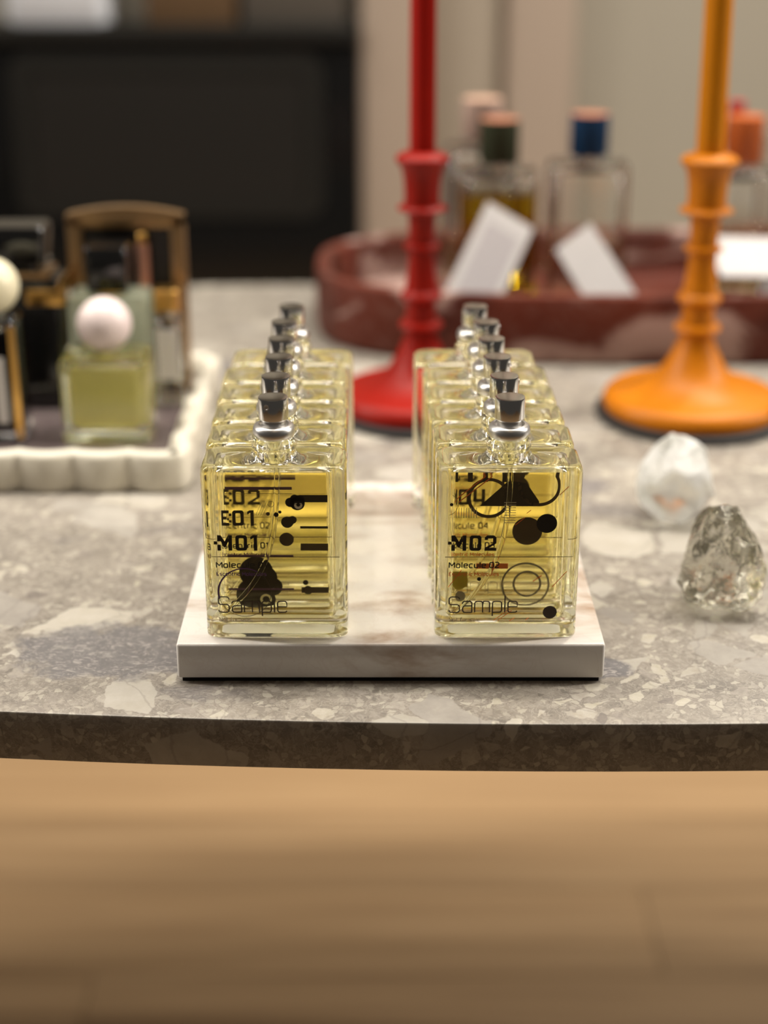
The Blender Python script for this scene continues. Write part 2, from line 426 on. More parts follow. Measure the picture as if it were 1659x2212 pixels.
M['walnut'] = plain('brown box board', (.13, .075, .035), .6)
M['umber'] = plain('grey brown box board', (.10, .085, .07), .6)
t = empty('bread_bin', (-.475, WY + .015, .868)); tag(t, 'blurred white enamel container standing on the dark counter', 'container')
v, f = loft([rrect(.14, .065, .02, .0), rrect(.15, .07, .022, .004), rrect(.15, .07, .022, .10), rrect(.14, .064, .02, .106)])
mesh_obj('body', v, f, M['white'], t, angle=R(40))
v, f = loft([rrect(.152, .072, .022, .1065), rrect(.152, .072, .022, .118), rrect(.13, .055, .018, .124)])
mesh_obj('lid', v, f, M['white'], t, angle=R(40))
tag(box('storage_box', -.345, -.215, WY - .015, WY + .06, .868, 1.02, M['walnut'], bev=.003), 'brown storage box beside the white container on the counter', 'box')
tag(box('storage_box', -.205, -.055, WY - .010, WY + .06, .868, 1.02, M['umber'], bev=.003), 'grey brown storage box at the wall end of the counter', 'box')

# ------------------------------------------------------------------ stone table
TZ = .72
def table_outline():
    pts = []
    xs = [-1.05 + 2.1 * k / 60 for k in range(61)]
    for x in xs: pts.append((x, .6215 + (x - .10) ** 2 / 6.5))
    for x in reversed(xs): pts.append((x, 1.437 - (x - .0) ** 2 / 6.5))
    return pts
tb = empty('stone_table', (0, 0, 0)); tag(tb, 'large table with thick grey breccia stone top carrying all the bottles', 'table')
bm = bmesh.new()
ol = table_outline()
vt = [bm.verts.new((x, y, TZ)) for x, y in ol]; vb = [bm.verts.new((x, y, TZ - .0254)) for x, y in ol]
n = len(ol)
bm.faces.new(vt); bm.faces.new(list(reversed(vb)))
for k in range(n): bm.faces.new((vt[(k + 1) % n], vt[k], vb[k], vb[(k + 1) % n]))
bmesh.ops.recalc_face_normals(bm, faces=bm.faces)
ed = [e for e in bm.edges if abs(e.verts[0].co.z - e.verts[1].co.z) < 1e-6]
bmesh.ops.bevel(bm, geom=ed, offset=.0011, segments=2, affect='EDGES', profile=.5)
bm_obj('tabletop', bm, M['stone'], tb, R(30))
M['blackleg'] = plain('black steel', (.02, .02, .02), .5)
for x in (-.92, .92):
    v, f = loft([rrect(.06, .5, .02, 0), rrect(.06, .5, .02, TZ - .0256)])
    v = [(p[0] + x, p[1] + 1.03, p[2]) for p in v]
    mesh_obj('leg', v, f, M['blackleg'], tb, angle=R(40))

# ------------------------------------------------------------------ marble display board
BX0, BX1, BY0, BY1, BZ = -.0977, .1040, .6604, .8720, .7405
bd = empty('display_board', ((BX0 + BX1) / 2, (BY0 + BY1) / 2, TZ)); tag(bd, 'white veined marble slab carrying two rows of yellow perfume bottles', 'display board')
w, d = BX1 - BX0, BY1 - BY0
box('slab', -w / 2, w / 2, -d / 2, d / 2, .0024, BZ - TZ, M['board'], bd, bev=.0013, seg=3)
box('pad', -w / 2 + .002, w / 2 - .002, -d / 2 + .002, d / 2 - .002, 0, .0024, M['pad'], bd)

# ------------------------------------------------------------------ perfume bottles on the board
BW, BD, BH = .067, .0305, .086
mm = .001
def pring(w, d, r, z): return rrect(w * mm, d * mm, r * mm, z * mm, 6)
def make_bottle(liq, liqtop):
    root = empty('perfume_bottle', (0, 0, 0))
    rings = [pring(53, 17, 4, .5), pring(65.2, 28.8, 5, .0), pring(66.7, 30.2, 5.4, .5), pring(67, 30.5, 5.6, 1.5), pring(67, 30.5, 5.6, 81.5), pring(66.6, 30.1, 5.6, 83.6),
             pring(65, 28.6, 5.6, 85.3), pring(62.4, 26.4, 5.6, 86.0), pring(58, 22.6, 6, 85.8), pring(50, 19, 7, 85.0), pring(40, 17.5, 7, 84.8),
             pring(30, 18, 8, 85.4), pring(23.5, 20.5, 10, 86.4), pring(20.4, 20.4, 10.2, 88.4), pring(19.4, 19.4, 9.7, 90.2), pring(20.8, 20.8, 10.4, 91.2), pring(20.8, 20.8, 10.4, 92.4),
             pring(19, 19, 9.5, 93.4), pring(18.4, 18.4, 9.2, 95.4), pring(17.4, 17.4, 8.7, 96), pring(12, 12, 6, 96), pring(11.4, 11.4, 5.7, 95.4), pring(11.4, 11.4, 5.7, 85.2),
             pring(13, 13, 6, 84.4), pring(24, 16, 6, 83.9), pring(46, 20, 6, 83.5), pring(54, 21.6, 5, 82.9), pring(55.6, 22.4, 5, 82.2)]
    v, f = loft(rings, False, False)
    mesh_obj('glass_body', v, f, M['glass'], root, angle=R(38))
    v, f = loft([rings[0]], True, False)                      # white sheet added under the bottle so the thick base looks bright
    mesh_obj('added_base_sheet', v, f, M['added_sheet'], root)
    lr = [pring(48, 16, 4, 8.6), pring(53, 20, 5, 9.0), pring(55, 21.8, 5, 10.4), pring(55.6, 22.4, 5, 12.4), pring(55.6, 22.4, 5, 82.2)]
    v, f = loft(lr, True, True); mi = [0] * len(f); mi[-1] = 1
    mesh_obj('liquid', v, f, [liq, liqtop], root, mi=mi, angle=R(38))
    # pump: crimped collar, stem, spray button
    pump = lathe('collar', [(0, .0962), (.0090, .0962), (.0093, .0966), (.0097, .0978), (.0097, .0992), (.0093, .1008), (.0085, .1017), (.0070, .1020), (.0066, .1014), (.0060, .1010), (0, .1010)], M['steel'], root, 48)
    lathe('stem', [(0, .1010), (.0056, .1010), (.0056, .1046), (0, .1046)], M['steel'], pump, 32)
    sb = lathe('spray_button', [(0, .1042), (.0062, .1042), (.0067, .1044), (.0069, .1050), (.0069, .1141), (.0067, .1147), (.0060, .1149), (0, .1146)], M['chrome'], root, 48)
    lathe('pump_housing', [(0, .0962), (.0049, .0962), (.0049, .0862), (.0035, .0852), (.0016, .0845), (0, .0845)], M['liqpaletop'], root, 24)
    pts = []
    A, B, Cc, D_ = Vector((.001, 0, .0846)), Vector((.0015, .001, .045)), Vector((-.004, -.004, .028)), Vector((-.0245, -.0065, .0105))
    for k in range(25):
        q = k / 24; pts.append(A * (1 - q) ** 3 + B * 3 * q * (1 - q) ** 2 + Cc * 3 * q * q * (1 - q) + D_ * q ** 3)
    v, f = tube_mesh(pts, .0012, 10)
    mesh_obj('dip_tube', v, f, M['tube'], root, smooth=True)
    return root

X7 = .70
GLYPHS = {'o': (.5, 0, [[(0, 0), (.5, 0), (.5, X7), (0, X7), (0, 0)]]), 'l': (.06, 1, [[(0.03, 0), (0.03, 1.04)]]), 'e': (.5, 0, [[(.5, 0), (0, 0), (0, X7), (.5, X7), (.5, .35), (0, .35)]]),
          'c': (.46, 0, [[(.46, 0), (0, 0), (0, X7), (.46, X7)]]), 'u': (.5, 0, [[(0, X7), (0, 0), (.5, 0), (.5, X7)]]), 'i': (.06, 1, [[(.03, 0), (.03, X7)], [(.03, .88), (.03, 1.0)]]),
          's': (.45, 0, [[(.45, X7), (0, X7), (0, .36), (.45, .36), (.45, 0), (0, 0)]]), 'n': (.5, 0, [[(0, 0), (0, X7), (.5, X7), (.5, 0)]]), 't': (.36, 0, [[(.1, 1), (.1, 0), (.36, 0)], [(0, X7), (.36, X7)]]),
          'r': (.3, 0, [[(0, 0), (0, X7), (.3, X7)]]), 'f': (.36, 0, [[(.1, 0), (.1, 1.02), (.36, 1.02)], [(0, X7), (.36, X7)]]), 'a': (.5, 0, [[(.04, X7), (.5, X7), (.5, 0), (0, 0), (0, .38), (.5, .38)]]),
          'N': (.6, 1, [[(0, 0), (0, 1), (.6, 0), (.6, 1)]]), 'M': (.74, 1, [[(0, 0), (0, 1), (.37, .36), (.74, 1), (.74, 0)]]), 'E': (.5, 1, [[(.5, 1), (0, 1), (0, 0), (.5, 0)], [(0, .52), (.45, .52)]]),
          '0': (.5, 0, [[(0, 0), (.5, 0), (.5, 1), (0, 1), (0, 0)]]), '1': (.24, 1, [[(0, .78), (.24, 1), (.24, 0)]]), '2': (.5, 0, [[(0, 1), (.5, 1), (.5, .55), (0, .1), (0, 0), (.52, 0)]]),
          '3': (.5, 0, [[(0, 1), (.5, 1), (.5, 0), (0, 0)], [(.1, .52), (.48, .52)]]), '4': (.52, 1, [[(.4, 0), (.4, 1), (0, .3), (.52, .3)]]), '5': (.5, 0, [[(.5, 1), (0, 1), (0, .56), (.5, .56), (.5, 0), (0, 0)]])}
# ---- flat print: polygons in millimetres on the front (or back) face
class Print:
    def __init__(s): s.v = []; s.f = []; s.mi = []; s.layer = 0
    def poly(s, pts, ink):
        b = len(s.v); y = -.00004 - .00001 * (s.layer % 6)
        s.v += [(p[0] * mm, y, p[1] * mm) for p in pts]; s.f.append(tuple(range(b, b + len(pts)))); s.mi.append(INKS.index(ink))
    def strip(s, a, b, ink):
        n = len(a); o = len(s.v); y = -.00004 - .00001 * (s.layer % 6)
        s.v += [(p[0] * mm, y, p[1] * mm) for p in a] + [(p[0] * mm, y, p[1] * mm) for p in b]
        for i in range(n - 1): s.f.append((o + i, o + i + 1, o + n + i + 1, o + n + i)); s.mi.append(INKS.index(ink))
    def rect(s, x0, z0, x1, z1, ink): s.poly([(x0, z0), (x1, z0), (x1, z1), (x0, z1)], ink)
    def disc(s, x, z, r, ink, n=36): s.poly([(x + r * math.cos(2 * PI * k / n), z + r * math.sin(2 * PI * k / n)) for k in range(n)], ink)
    def ring(s, x, z, r, t, ink, a0=0, a1=360, t1=None, n=60):
        A, B = [], []
        for k in range(n + 1):
            a = R(a0 + (a1 - a0) * k / n); tt = t if t1 is None else t + (t1 - t) * k / n
            A.append((x + (r - tt / 2) * math.cos(a), z + (r - tt / 2) * math.sin(a))); B.append((x + (r + tt / 2) * math.cos(a), z + (r + tt / 2) * math.sin(a)))
        s.strip(A, B, ink)
    def line(s, pts, t, ink):
        A, B = [], []
        for i, p in enumerate(pts):
            a = Vector(pts[max(0, i - 1)]); b = Vector(pts[min(len(pts) - 1, i + 1)]); d = (b - a).normalized(); nn = Vector((-d.y, d.x)) * t / 2
            A.append((p[0] - nn.x, p[1] - nn.y)); B.append((p[0] + nn.x, p[1] + nn.y))
        s.strip(A, B, ink)
    def text(s, txt, x, z, h, ink, width, t=.3):
        adv = 0; spec = []
        for ch in txt:
            if ch == ' ': adv += .34; continue
            w, sharp, paths = GLYPHS[ch]; spec.append((adv, sharp, paths)); adv += w + .24
        k = width / (adv - .24); X = lambda p, o_: (x + (p[0] + o_) * k, z + p[1] * h)
        for o_, sharp, paths in spec:
            for pa in paths:
                closed = pa[0] == pa[-1]; q = [X(p, o_) for p in pa]
                if sharp:
                    for i in range(len(q) - 1): s.line(q[i:i + 2], t, ink)
                    continue
                r = .22 * h; out = []; n = len(q)
                for i, p in enumerate(q):
                    if not closed and i in (0, n - 1): out.append(p); continue
                    if closed and i == n - 1: out.append(out[0]); continue
                    a_ = Vector(q[i - 1] if i else q[n - 2]); b_ = Vector(p); c_ = Vector(q[i + 1])
                    ra = min(r, (a_ - b_).length * .48); rc = min(r, (c_ - b_).length * .48)
                    p0 = b_ + (a_ - b_).normalized() * ra; p2 = b_ + (c_ - b_).normalized() * rc
                    for j in range(4):
                        u = j / 3; out.append(tuple(p0 * (1 - u) ** 2 + b_ * 2 * u * (1 - u) + p2 * u * u))
                s.line(out, t, ink)
    def build(s, name, parent, y, flip=False):
        vs = [(a, y + (b if not flip else .00012 + b), c) for a, b, c in s.v]
        return tag(mesh_obj(name, vs, s.f, [INK[k] for k in INKS], parent, mi=s.mi), kind='stuff' if len(s.f) > 4 else None)
# heavy square lettering with pixel blocks, unit height 1
def block(P, ch, x, z, h, ink):
    w = {'0': .70, '1': .40, '2': .70, '3': .68, 'E': .62, 'M': .92, '4': .74, '5': .7, 'T': .7, '+': .6}[ch] * h
    u = lambda pts: P.poly([(x + a * h, z + b * h) for a, b in pts], ink)
    q = lambda a, b, c, d: u([(a, b), (c, b), (c, d), (a, d)])
    if ch == '0':
        o = rrect(.70, 1.0, .17, 0, 5, .35, .5); i = rrect(.30, .62, .07, 0, 5, .35, .5)
        A = [(x + p[0] * h, z + p[1] * h) for p in i]; B = [(x + p[0] * h, z + p[1] * h) for p in o]
        P.strip(A + A[:1], B + B[:1], ink)
    elif ch == '1': q(.2, 0, .4, 1); u([(0, .72), (.2, .84), (.2, 1), (.16, 1), (0, .90)])
    elif ch == '2':
        q(0, .70, .19, .86); u([(0, .86), (.14, 1), (.56, 1), (.70, .86), (.70, .80), (0, .80)]); u([(.5, .5), (.70, .5), (.70, .81), (.5, .81)])
        u([(.5, .5), (.70, .55), (.70, .48), (.28, .19), (0, .19), (0, .17)]); q(0, 0, .70, .19)
    elif ch == '3': q(0, .81, .6, 1); q(.48, .1, .68, .92); q(0, 0, .6, .19); q(.16, .41, .5, .59)
    elif ch == 'E': q(0, 0, .21, 1); q(.21, .81, .62, 1); q(.21, .41, .48, .59); q(.21, 0, .62, .19); q(.62, .2, .78, .36); q(.5, .36, .62, .5); q(.62, .62, .78, .8)
    elif ch == 'M':
        q(.03, .60, .24, 1); u([(.24, 1), (.24, .62), (.40, .22), (.52, .22), (.48, .60)]); u([(.68, 1), (.48, .60), (.52, .22), (.71, .62)]); q(.70, 0, .92, 1)
        q(.03, 0, .24, .38); q(-.18, .40, .03, .60)
    elif ch == 'T': q(0, .81, .7, 1); q(.25, 0, .46, .81)
    elif ch == '4': q(.48, 0, .68, 1); q(0, .2, .48, .39); q(0, .39, .2, 1)
    elif ch == '5': q(0, .81, .7, 1); q(0, .41, .2, .81); q(.2, .41, .7, .6); q(.5, .1, .7, .5); q(0, 0, .6, .19)
    return w
def code(P, txt, x, z, h, ink='k'):
    for ch in txt: x += block(P, ch, x, z, h, ink) + .20 * h
# thin rounded stroke lettering for the word on every bottle
def stroke_sample(P, x, z, h, t, ink, width):
    k = width / 4.30; X = lambda a: x + a * k; Z = lambda b: z + b * h
    def arcpts(cx, cz, rx, rz, a0, a1, n=5):
        return [(X(cx + rx * math.cos(R(a0 + (a1 - a0) * i / n))), Z(cz + rz * math.sin(R(a0 + (a1 - a0) * i / n)))) for i in range(n + 1)]
    def pt(a, b): return [(X(a), Z(b))]
    r = .16
    # S
    P.line(arcpts(.5, .84, r, r, 0, 90) + arcpts(.16, .84, r, r, 90, 180) + arcpts(.16, .66, r, r, 180, 270) + arcpts(.5, .34, r, r, 90, 0) + arcpts(.5, .16, r, r, 0, -90) + arcpts(.16, .16, r, r, -90, -180), t, ink)
    a = .86   # a
    P.line(arcpts(a + .14, .56, r, r, 180, 90) + arcpts(a + .42, .56, r, r, 90, 0) + pt(a + .58, 0), t, ink)
    P.line(pt(a + .58, .42) + arcpts(a + .16, .26, r, r, 90, 180) + arcpts(a + .16, .16, r, r, 180, 270) + pt(a + .58, 0), t, ink)
    m = 1.62  # m
    P.line(pt(m, 0) + arcpts(m + r, .56, r, r, 180, 90) + arcpts(m + .34, .56, r, r, 90, 0) + pt(m + .50, 0), t, ink)
    P.line(pt(m + .50, .5) + arcpts(m + .62, .56, r, r, 120, 90) + arcpts(m + .78, .56, r, r, 90, 0) + pt(m + .94, 0), t, ink)
    p = 2.74  # p
    P.line(pt(p, -.24) + arcpts(p + r, .56, r, r, 180, 90) + arcpts(p + .42, .56, r, r, 90, 0) + arcpts(p + .42, .16, r, r, 0, -90) + pt(p + .02, 0), t, ink)
    l = 3.52; P.line(pt(l, 0) + pt(l, 1.08), t, ink)
    e = 3.72
    P.line(pt(e, .36) + pt(e + .58, .36) + arcpts(e + .42, .56, r, r, 0, 90) + arcpts(e + .16, .56, r, r, 90, 180) + arcpts(e + .16, .16, r, r, 180, 270) + arcpts(e + .42, .16, r, r, 270, 340), t, ink)

def cloud(P, x, z, s, ink='k', eye='e'):
    for dx, dz, r in ((0, 0, 1.0), (-.95, .15, .68), (-.35, .65, .62), (.25, .45, .75)): P.disc(x + dx * s, z + dz * s, r * s, ink)
    P.layer += 1; P.disc(x + .12 * s, z - .28 * s, .55 * s, eye); P.layer += 1
    P.disc(x + .12 * s, z - .2 * s, .27 * s, ink); P.rect(x - .4 * s, z + .02 * s, x + .65 * s, z + .07 * s, ink); P.rect(x - .4 * s, z - .14 * s, x + .65 * s, z - .09 * s, ink)
    P.rect(x - .44 * s, z + .07 * s, x + .68 * s, z + .3 * s, ink); P.layer += 1
def front_print(cd, name, brandink, k=0, col='k'):
    P = Print()
    if cd: code(P, cd, -26.6, 45.0 + (2.8 if k else 0), 7.7, col)
    P.rect(-29.2, 41.7, 30, 42.0, 'b')
    P.text(name, -27.2, 36.4, 2.7, col, 23.0, .52)
    P.text('Escentric Molecules', -27.2, 32.3, 1.7, brandink, 23.0, .34)
    if k < 2: stroke_sample(P, -27.0, 13.4, 8.0, .25 if k else .6, 'g' if k else 'b', 32.0)
    P.text('Not for sale', -26.8, 8.8, 1.9, 'g', 14.3, .24)
    return P
FY = -BD / 2; BYK = BD / 2
def finish_left(P, k):
    if k == 0:
        cloud(P, 11.0, 68.6, 3.4)
        P.ring(-14.5, 23.6, 12.3, .25, 'b', 0, 360)
        P.layer += 1; P.ring(-14.5, 23.6, 12.3, .5, 'p', 60, 195, .9)
        P.ring(-1, 68.2, 1.35, .2, 'b'); P.disc(-2.6, 63.4, .9, 'b'); P.disc(1.2, 63.0, 1.15, 'k'); P.disc(2.9, 64.3, .75, 'k')
        for i in range(4): P.line([(-8.2 + 1.1 * i, 62.6), (-5.2 + 1.1 * i, 69.6)], .16, 'w')
    if k == 1:
        P.disc(5.2, 49.5, 2.9, 'k'); P.disc(7.6, 50.6, 2.0, 'k'); P.disc(-10, 24, 8, 'k')
    if k == 2:
        P.rect(-24, 60.0, 8, 61.4, 'p')
    return P
def back_left(k):
    P = Print()
    if k == 0:
        for x, z, r in ((-11.6, 13.0, 8.8), (-6.4, 22.0, 5.6), (-3.0, 17.2, 4.6), (-8.4, 16.6, 7.0), (-7.2, 10.6, 5.4)): P.disc(x, z, r, 'k')
        P.layer += 1; P.ring(-6.4, 10.6, 2.2, 1.1, 'e'); P.layer += 1
        P.rect(10.5, 60.2, 24.4, 63.8, 'k'); P.rect(10.5, 47.0, 24.4, 48.2, 'k'); P.rect(10.5, 35.8, 24.4, 39.4, 'b'); P.rect(10.5, 14, 24.4, 17, 'b')
        P.rect(-24, 32.4, 7, 33.6, 'p'); P.rect(-24, 66.4, 7, 67.8, 'p'); P.rect(-24, 64.4, 7, 64.6, 'b'); P.rect(-24, 15.4, 7, 16.4, 'p'); P.disc(12.5, 19.4, 1.3, 'k'); P.disc(13.6, 15.4, 2.2, 'k')
        P.disc(4.0, 41.5, 3.4, 'b')
    elif k % 2 == 1:
        P.rect(-24, 70, 7, 71.5, 'p'); P.rect(9, 66, 23, 68, 'k'); P.rect(-22, 29, 10, 30.4, 'p'); P.rect(11, 35, 24, 38.6, 'b')
    else:
        P.rect(-24, 22, 8, 23, 'p'); P.rect(10, 50, 24, 53, 'b'); P.disc(14, 20, 3, 'k')
    return P
def finish_right(P, k):
    if k == 0:
        P.disc(17.3, 58.6, 4.75, 'k')
        P.disc(20.4, 13.4, 3.3, 'b'); P.disc(-13.2, 30.6, .95, 'k')
        P.ring(-29, 68, 5.4, .2, 'b', -75, 60); P.disc(-26.6, 68, .8, 'k')
        for i in range(9): P.rect(-2.6, 58.8 + i * 1.25, 2.9, 59.1 + i * 1.25, 'w')
        for a, b in (((2.8, 57.8), (7.2, 61.6)), ((9.8, 65.3), (7.9, 63.6)), ((22.6, 72.6), (26.6, 76.8)), ((-27.5, 26.5), (-21.5, 35.2)), ((-6, 9.2), (1.6, 15.2)), ((-4, 9.2), (2.5, 14.4)), ((21, 26.5), (27.5, 34.5)), ((9, 9.4), (10.6, 10.6)), ((4, 10.6), (1.5, 9.0))):
            P.line([a, b], .32, 'o')
        for i in range(9): P.rect(-24.5 + i * 1.15, 61.5, -24.2 + i * 1.15, 66.4, 'w')
    if k == 1:
        code(P, 'MT1', -24.5, 69.5, 10.5, 'k')
        P.ring(-7.2, 61.5, 9.2, 1.6, 'b', 20, 350); P.ring(16.0, 67.5, 9.2, 1.6, 'b', 0, 360)
        P.poly([(-11.5, 57.5), (2.5, 71), (3, 57.5)], 'k'); P.poly([(3, 57.5), (3, 70), (10, 69), (16, 60), (16, 57.5)], 'k'); P.disc(11, 45, 7.0, 'b')
    if k == 2: P.disc(8, 56, 6, 'b')
    return P
def back_right(k):
    P = Print()
    if k == 0:
        P.disc(-20.4, 12.2, 2.7, 'g'); P.disc(-21.3, 20.2, 4.6, 'y'); P.rect(-25.6, 17, -17, 25, 'y')
        for a, b in (((-25, 60), (-6, 76)), ((-22, 60), (-4, 75)), ((14, 20), (18, 23))): P.line([a, b], .5, 'o')
        P.rect(-13, 26.5, 2, 29.2, 'o')
    else:
        P.rect(-22, 66, 20, 69, 'b'); P.rect(-6, 40, 16, 43, 'b'); P.disc(-12, 48, 5, 'b'); P.line([(-22, 55), (10, 78)], .8, 'o')
    return P

base = make_bottle(M['liq'], M['liqtop'])
LX = [-.0505, -.0513, -.0518, -.0524, -.0529, -.0508]
RX = [.0574, .0570, .0558, .0550, .0542, .0500]
Y0 = .6670 + BD / 2
names_l = [('M01', 'Molecule 01'), ('E01', 'Escentric 01'), ('E02', 'Escentric 02'), ('E03', 'Escentric 03'), ('E04', 'Escentric 04'), ('E05', 'Escentric 05')]
names_r = [('M02', 'Molecule 02'), ('M03', 'Molecule 03'), ('M04', 'Molecule 04'), ('M05', 'Molecule 05'), ('E04', 'Escentric 04'), ('E05', 'Escentric 05')]
ordw = ['first', 'second', 'third', 'fourth', 'fifth', 'sixth']
stock = [base] + [copy_tree(base) for _ in range(11)]
for side, xs, nm in ((0, LX, names_l), (1, RX, names_r)):
    for k in range(6):
        o = stock[side * 6 + k]
        o.location = (xs[k], Y0 + k * .0322, BZ); o.rotation_euler = (0, 0, R((.3, -.4, .5, -.2, .4, -.5)[k]) * (1 if side else -1))
        cname, long_ = nm[k]
        P = front_print(None if (side == 1 and k == 1) else cname, long_, 'p' if side == 0 else 'o', k)
        (finish_left if side == 0 else finish_right)(P, k).build('front_print', o, FY)
        if k == 0: (back_left if side == 0 else back_right)(k).build('back_print', o, BYK, True)
        if k == 0 and side == 1:
            for rx_, rz_, rr_, rt_ in ((10.4, 18.2, 11.0, .9), (11.2, 18.6, 6.3, 1.0)):
                P2 = Print(); P2.ring(rx_, rz_, rr_, rt_, 'g'); P2.build('printed_ring', o, BYK + .0002, True)
        col_ = 'left' if side == 0 else 'right'
        if k == 0: lab = 'front perfume bottle of the left column, printed ' + cname if side == 0 else 'front perfume bottle of the right column, printed ' + cname
        elif k == 5: lab = 'rearmost yellow perfume bottle of the %s column on the marble slab' % col_
        else: lab = '%s yellow perfume bottle from the front in the %s column' % (ordw[k], col_)
        tag(o, lab, 'perfume bottle', 'yellow perfume bottles on the marble slab')
        sp = [c for c in o.children if c.name.split('.')[0] == 'spray_button'][0]
        sp.rotation_euler = (0, 0, R((-22, 130, 100, 80, 60, 200)[k] if side == 0 else (150, 100, 60, 170, 90, 120)[k]))
        nz = lathe('nozzle', [(0, 0), (.0014, 0), (.0014, .0004), (.0009, .0004), (.0007, .0001), (0, .0001)], M['steel'], sp, 20)
        nz.rotation_euler = (R(90), 0, 0); nz.location = (0, -.0068, .1115)

# ------------------------------------------------------------------ candlesticks and candles
PROF = [(0, .0060), (.0605, .0060), (.0620, .0085), (.0622, .0120), (.0612, .0155), (.0585, .0178), (.0530, .0195), (.0460, .0207), (.0430, .0218), (.0350, .0250), (.0267, .0300), (.0208, .0375),
        (.0168, .0450), (.0136, .0520), (.0114, .0580), (.0112, .0606), (.0150, .0620), (.0161, .0640), (.0150, .0662), (.0113, .0675), (.0110, .0740), (.0106, .0800), (.0142, .0822), (.0152, .0850),
        (.0141, .0874), (.0121, .0890), (.0108, .0970), (.0098, .1050), (.0095, .1120), (.0095, .1164), (.0128, .1180), (.0133, .1192), (.0128, .1204), (.0095, .1218), (.0095, .1300), (.0099, .1380), (.0108, .1418),
        (.0172, .1441), (.0180, .1452), (.0172, .1463), (.0130, .1476), (.0128, .1550), (.0134, .1640), (.0152, .1725), (.0188, .1765), (.0192, .1785), (.0180, .1805), (.0130, .1828), (.0098, .1835), (.0098, .1650), (0, .1650)]
def candlestick(loc, m, sx, label):
    t = empty('candlestick', loc); tag(t, label, 'candlestick')
    lathe('body', [(r * sx, z) for r, z in PROF], m, t, 96, R(40))
    lathe('rubber_foot', [(0, 0), (.0650 * sx, 0), (.0665 * sx, .0015), (.0665 * sx, .0048), (.0635 * sx, .0060), (0, .0060)], M['rubber'], t, 96)
    return t
def candle(loc, m, r, h, tilt, label):
    t = empty('taper_candle', loc); tag(t, label, 'candle'); t.rotation_euler = tilt
    lathe('wax', [(0, 0), (r, 0), (r, .03), (r * .97, h * .5), (r * .86, h * .93), (r * .6, h * .985), (.0015, h), (0, h)], m, t, 48)
    lathe('wick', [(0, h - .001), (.0009, h - .001), (.0009, h + .009), (0, h + .009)], M['wick'], t, 8)
    return t
candlestick((.2165, 1.056, TZ), M['orange'], 1.0, 'orange turned candlestick on a round foot beside the crystals')
candle((.2165, 1.056, TZ + .1651), M['orangewax'], .0093, .30, (0, R(-1.0), 0), 'tall orange taper candle in the orange candlestick')
candlestick((.0258, 1.064, TZ), M['red'], .945, 'red turned candlestick standing behind the perfume bottles')
candle((.0258, 1.064, TZ + .1651), M['redwax'], .0087, .30, (0, R(-.15), 0), 'tall red taper candle in the red candlestick')

# ------------------------------------------------------------------ red marble tray
def superring(cx, cy, a, b, z, n=96, e=3.0, a0=None):
    pts = []
    for k in range(n):
        t_ = 2 * PI * k / n; c_, s_ = math.cos(t_), math.sin(t_)
        pts.append((cx + a * math.copysign(abs(c_) ** (2 / e), c_), cy + b * math.copysign(abs(s_) ** (2 / e), s_), z))
    return pts
tr = empty('marble_tray', (.215, 1.303, TZ)); tag(tr, 'large oval red marble tray with upright rim behind the candlesticks', 'tray')
A_, B_ = .272, .128
rg = [superring(0, 0, A_ - .006, B_ - .006, 0), superring(0, 0, A_ - .002, B_ - .002, .002), superring(0, 0, A_, B_, .008), superring(0, 0, A_, B_, .051), superring(0, 0, A_ - .001, B_ - .001, .0535), superring(0, 0, A_ - .004, B_ - .004, .0545),
      superring(0, 0, A_ - .009, B_ - .009, .0545), superring(0, 0, A_ - .0115, B_ - .0115, .053), superring(0, 0, A_ - .013, B_ - .013, .049), superring(0, 0, A_ - .016, B_ - .016, .018), superring(0, 0, A_ - .024, B_ - .022, .0135)]
v, f = loft(rg); o = mesh_obj('bowl', v, f, M['redmarble'], tr, angle=R(40))
TF = TZ + .0135
def tray_bottle(x, y, bw, bh, fill, capm, topm, liq, liqtop, capr, caph, label, gap=.004, d=.036):
    caph += .0055; capr *= 1.13
    t = empty('perfume_bottle', (x, y, TF)); tag(t, label, 'perfume bottle', 'coloured cap bottles on the red tray')
    q = lambda w, dd, r, z: rrect(w, dd, r, z, 5)
    w = bw
    rg = [q(w - .006, d - .006, .006, .0), q(w - .001, d - .001, .007, .001), q(w, d, .007, .003), q(w, d, .007, bh - .006), q(w - .003, d - .003, .006, bh - .002), q(w - .012, d - .012, .006, bh), q(.02, .02, .01, bh), q(.019, .019, .0095, bh + gap), q(.012, .012, .006, bh + gap),
          q(.012, .012, .006, bh - .006), q(w - .016, d - .014, .005, bh - .009), q(w - .011, d - .010, .005, bh - .014), q(w - .011, d - .010, .005, fill)]
    v, f = loft(rg, True, False); mesh_obj('glass_body', v, f, M['glass'], t, angle=R(35))
    lr = [q(w - .018, d - .016, .004, .010), q(w - .011, d - .010, .005, .014), q(w - .011, d - .010, .005, fill)]
    v, f = loft(lr); mi = [0] * len(f); mi[-1] = 1; mesh_obj('liquid', v, f, [liq, liqtop], t, mi=mi, angle=R(35))
    c = lathe('cap', [(0, bh + gap), (capr - .0006, bh + gap), (capr, bh + gap + .0006), (capr, bh + gap + caph), (0, bh + gap + caph)], capm, t, 40)
    lathe('cap_top', [(0, bh + gap + caph), (capr - .0002, bh + gap + caph), (capr - .0002, bh + gap + caph + .0003), (capr - .0008, bh + gap + caph + .0006), (0, bh + gap + caph + .0006)], topm, c, 40)
    v, f = tube_mesh([(0, 0, bh), (.0005, 0, bh * .6), (.002, 0, .016)], .0012, 8); mesh_obj('dip_tube', v, f, M['tube'], t, smooth=True)
    return t
tray_bottle(.0940, 1.30, .064, .118, .098, M['green'], M['salmon'], M['liqolive'], M['liqtop'], .0142, .0290, 'bottle of olive yellow liquid with dark green cap on red tray')
